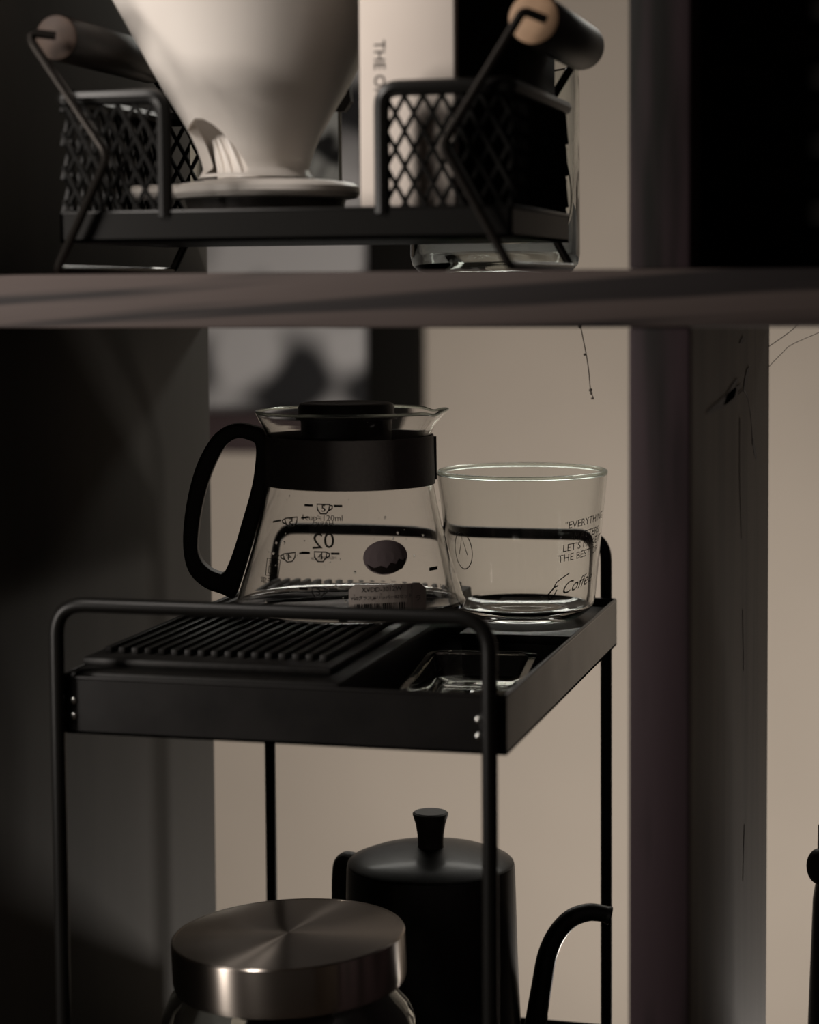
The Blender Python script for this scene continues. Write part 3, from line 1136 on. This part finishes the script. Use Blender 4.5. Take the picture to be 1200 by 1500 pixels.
# arched window cut low in the wall, left of centre
cut = bmesh.new()
arch = []
for i in range(15):
    tt = PI * i / 14
    arch.append((-.0165 + .0105 * math.cos(tt) - .004 * math.sin(tt) * 0, CZ(228) + .0135 * math.sin(tt)))
arch = [(-.0285, CZ(257)), (-.0020, CZ(257)), (-.0018, CZ(252)), (-.0035, CZ(240)), (-.0080, CZ(219)), (-.0130, CZ(200)), (-.0175, CZ(187)), (-.0215, CZ(180)), (-.0250, CZ(179)), (-.0285, CZ(187)), (-.0320, CZ(205))]
prism(cut, [(x, z) for x, z in arch], -.075, -.004)
cut_o = link('cutter', cut, None, None, False)
cut_o.parent = cn
mod = cone.modifiers.new('window', 'BOOLEAN')
mod.operation, mod.solver, mod.object = 'DIFFERENCE', 'EXACT', cut_o
bpy.context.view_layer.update()
dg = bpy.context.evaluated_depsgraph_get()
nm = bpy.data.meshes.new_from_object(cone.evaluated_get(dg))
cone.modifiers.clear()
cone.data = nm
bpy.data.objects.remove(cut_o)
# inner funnel with spiral ribs, seen through the window
bm = bmesh.new()
lathe(bm, [(.0175, CZ(262)), (.0165, CZ(250)), (.0165, CZ(232)), (.0178, CZ(215)), (.0185, CZ(205)), (.0178, CZ(200)), (.0160, CZ(200)), (.0150, CZ(232)), (.0150, CZ(262))], 60, closed=True)
link('inner_funnel', bm, M['ceramic'], cn)
for i in range(20):
    a0 = 2 * PI * i / 20
    pts = []
    for q in range(9):
        f = q / 8
        y_ = 258 - f * 52
        r = .0164 + .0022 * f ** 1.5
        a = a0 - .35 * f
        pts.append((r * math.cos(a), r * math.sin(a), CZ(y_)))
    tubeo('rib', pts, .0013, M['ceramic'], cn, 6)

# white booklet leaning upright at the front, behind the mesh
bo = thing('white_booklet', (-.2265, .8465, bz0 + t + .0001), 'white upright booklet with grey sideways lettering behind the right mesh', 'booklet')
zc = bz0 + t
bm = box(bmesh.new(), -.0197, .0205, -.0035, .0035, .0002, .150, .0008)
link('cover', bm, M['paper'], bo)
boxo('page_block', (-.0190, .0200, -.0026, .0026, .0010, .1505), M['paper'], bo, 0)
tx = moved(merge(text_mesh('THE ONE', .0066), moved(text_mesh('THE ONE', .0066), .0001, 0)), 0, 0, -PI / 2)
sc_ = .0135
wrap('lettering', tx, lambda u, v: (-.0113 + u, -.00365, v + .0660), M['grey_ink'], bo)

# tall dark carton behind the booklet
dc = thing('dark_carton', (-.2075, .905, bz0 + t + .0001), 'tall dark carton standing behind the white booklet under the right handle', 'box')
boxo('carton', (-.0265, .0232, -.040, .040, 0, .150), M['dark_card'], dc, .0008)
boxo('carton_flap', (-.0262, .0229, -.0397, .0397, .150, .1507), M['dark_card'], dc, 0)

# ------------------------------------------------------------------ glass canister and clear panel behind the basket
gc = thing('glass_canister', (-.2290, 1.020, TOP + .0002), 'tall clear glass canister behind the right end of the basket', 'canister')
R_ = .0417
H_ = .1010
bm = bmesh.new()
lathe(bm, [(0, .0035), (.030, .0040), (R_ - .0055, .0058), (R_ - .0032, .0100), (R_ - .0028, H_ - .001), (R_ - .0014, H_), (R_ - .0003, H_ - .001), (R_, .0085), (R_ - .0010, .0040),
           (R_ - .0040, .0010), (R_ - .008, 0), (.028, 0), (0, .0014)], 80)
link('canister_body', bm, M['thick_glass'], gc)
bm = bmesh.new()
tube(bm, smooth_path([(.0385, -.030, .070), (.044, -.024, .052), (.0455, -.020, .036), (.044, -.024, .022), (.040, -.030, .012)], 8), .0003, 5)
# a thin loose wire beside the canister
lw = tag(link('loose_wire', bm, M['wire_metal']), 'thin loose wire curling beside the glass canister', 'wire')
lw.location = (-.2290, 1.000, TOP + EYE - .001)

ap = thing('menu_stand', (-.3230, .9462, bz0 + t + .0001), 'upright clear plate with a black corner clip behind the ceramic cone', 'stand')
boxo('pane', (-.0370, .0370, -.0011, .0011, 0, .0655), M['clear_glass'], ap, .0006)
boxo('pane_edge', (.0370, .0376, -.0012, .0012, 0, .0655), M['pale_edge'], ap, 0)['label'] = 'pale polished edge'
clip = loft(bmesh.new(), [([(.0325, -.0026), (.0400, -.0026), (.0400, .0026), (.0325, .0026)], .060), ([(.0335, -.0026), (.0432, -.0026), (.0432, .0026), (.0335, .0026)], .0645),
                          ([(.0320, -.0026), (.0418, -.0026), (.0418, .0026), (.0320, .0026)], .0760)])
link('corner_clip', clip, M['black_plastic'], ap, False)

# ------------------------------------------------------------------ black woven basket, upper right
wb = thing('woven_basket', (-.0150, .9650, TOP + .0002), 'near-black woven basket filling the upper right shelf bay', 'basket')
bw, bd, bh = .0900, .118, .200
boxo('basket_liner', (-bw + .004, bw - .004, -bd + .004, bd - .004, 0, bh - .002), M['dark_card'], wb, .002)
pitch = .0132
nst = 9
for j in range(15):
    z = .008 + j * pitch
    bm = bmesh.new()
    pts = []
    N_ = 64
    per = 2 * bw / nst
    # one strip round the front and sides, weaving in and out of the stakes
    for i in range(N_ + 1):
        x = -bw + 2 * bw * i / N_
        pts.append((x, -bd - .0012 + .0022 * math.sin(PI * (x + bw) / per + PI * j), z))
    pts = [(-bw, bd, z)] + pts + [(bw, bd, z)]
    prev = None
    for p in pts:
        cur = [bm.verts.new((p[0], p[1] + dy, p[2] + dz)) for dy, dz in ((0, -.0056), (-.0012, -.003), (-.0015, 0), (-.0012, .003), (0, .0056), (.0008, 0))]
        if prev:
            for k in range(6):
                bm.faces.new((prev[k], prev[(k + 1) % 6], cur[(k + 1) % 6], cur[k]))
        prev = cur
    link('woven_strip', bm, M['wicker'], wb)
for i in range(nst + 1):
    x = -bw + 2 * bw * i / nst + bw / nst * 0
    tubeo('stake', [(x, -bd + .0012, .001), (x, -bd + .0012, bh)], .0013, M['wicker'], wb, 8)

# ------------------------------------------------------------------ black grinder at the right edge, lower bay
gr = thing('hand_grinder', (-.0520, 1.090, LB + .0003), 'slim black hand grinder cut off by the right picture edge', 'grinder')
bm = bmesh.new()
lathe(bm, [(0, 0), (.0290, 0), (.0300, .003), (.0262, .120), (.0240, .134), (.0255, .136), (.0255, .144), (.0240, .146), (0, .146)], 48)
link('grinder_body', bm, M['kettle'], gr)
bm = bmesh.new()
lathe(bm, [(0, .146), (.0240, .146), (.0238, .158), (.0220, .160), (0, .160)], 40)
link('grinder_cap', bm, M['black_metal'], gr)
bm = bmesh.new()
bmesh.ops.create_uvsphere(bm, u_segments=20, v_segments=12, radius=1, matrix=Matrix.Translation((-.0225, -.008, .139)) @ Matrix.Diagonal((.0065, .0075, .0092, 1)))
link('side_knob', bm, M['black_plastic'], gr)

# ------------------------------------------------------------------ cobwebs
thread('cobweb_strand', smooth_path([(-.1062, 1.133, -.0330), (-.0974, 1.130, -.0270), (-.0921, 1.130, -.0225), (-.0885, 1.130, -.0166)], 5), .00022,
       'short curved cobweb strand at the top of the right gap')
thread('cobweb_strand', smooth_path([(-.1062, 1.130, -.0440), (-.0990, 1.130, -.0365), (-.0939, 1.130, -.0319), (-.0797, 1.130, -.0255), (-.0600, 1.130, -.0168)], 5), .00017,
       'longer slanting cobweb strand reaching to the right picture edge')
bm = tube(bmesh.new(), smooth_path([(-.1865, 1.000, -.0164), (-.1831, 1.000, -.0332), (-.1820, 1.001, -.0420), (-.1811, 1.000, -.0495), (-.1795, 1.000, -.0545)], 6), .00028, 5)
for z, r in ((-.0195, .0011), (-.0330, .0007), (-.0500, .0010), (-.0515, .0008), (-.0540, .0006)):
    bmesh.ops.create_icosphere(bm, subdivisions=1, radius=r, matrix=Matrix.Translation((-.1862 - (z + .0195) * .17, 1.0, z)))
cw = tag(link('cobweb_strand', bm, M['canvas']), 'dusty cobweb thread hanging from the board above the glass cup', 'cobweb')
cw.location = (.003, 0, EYE)
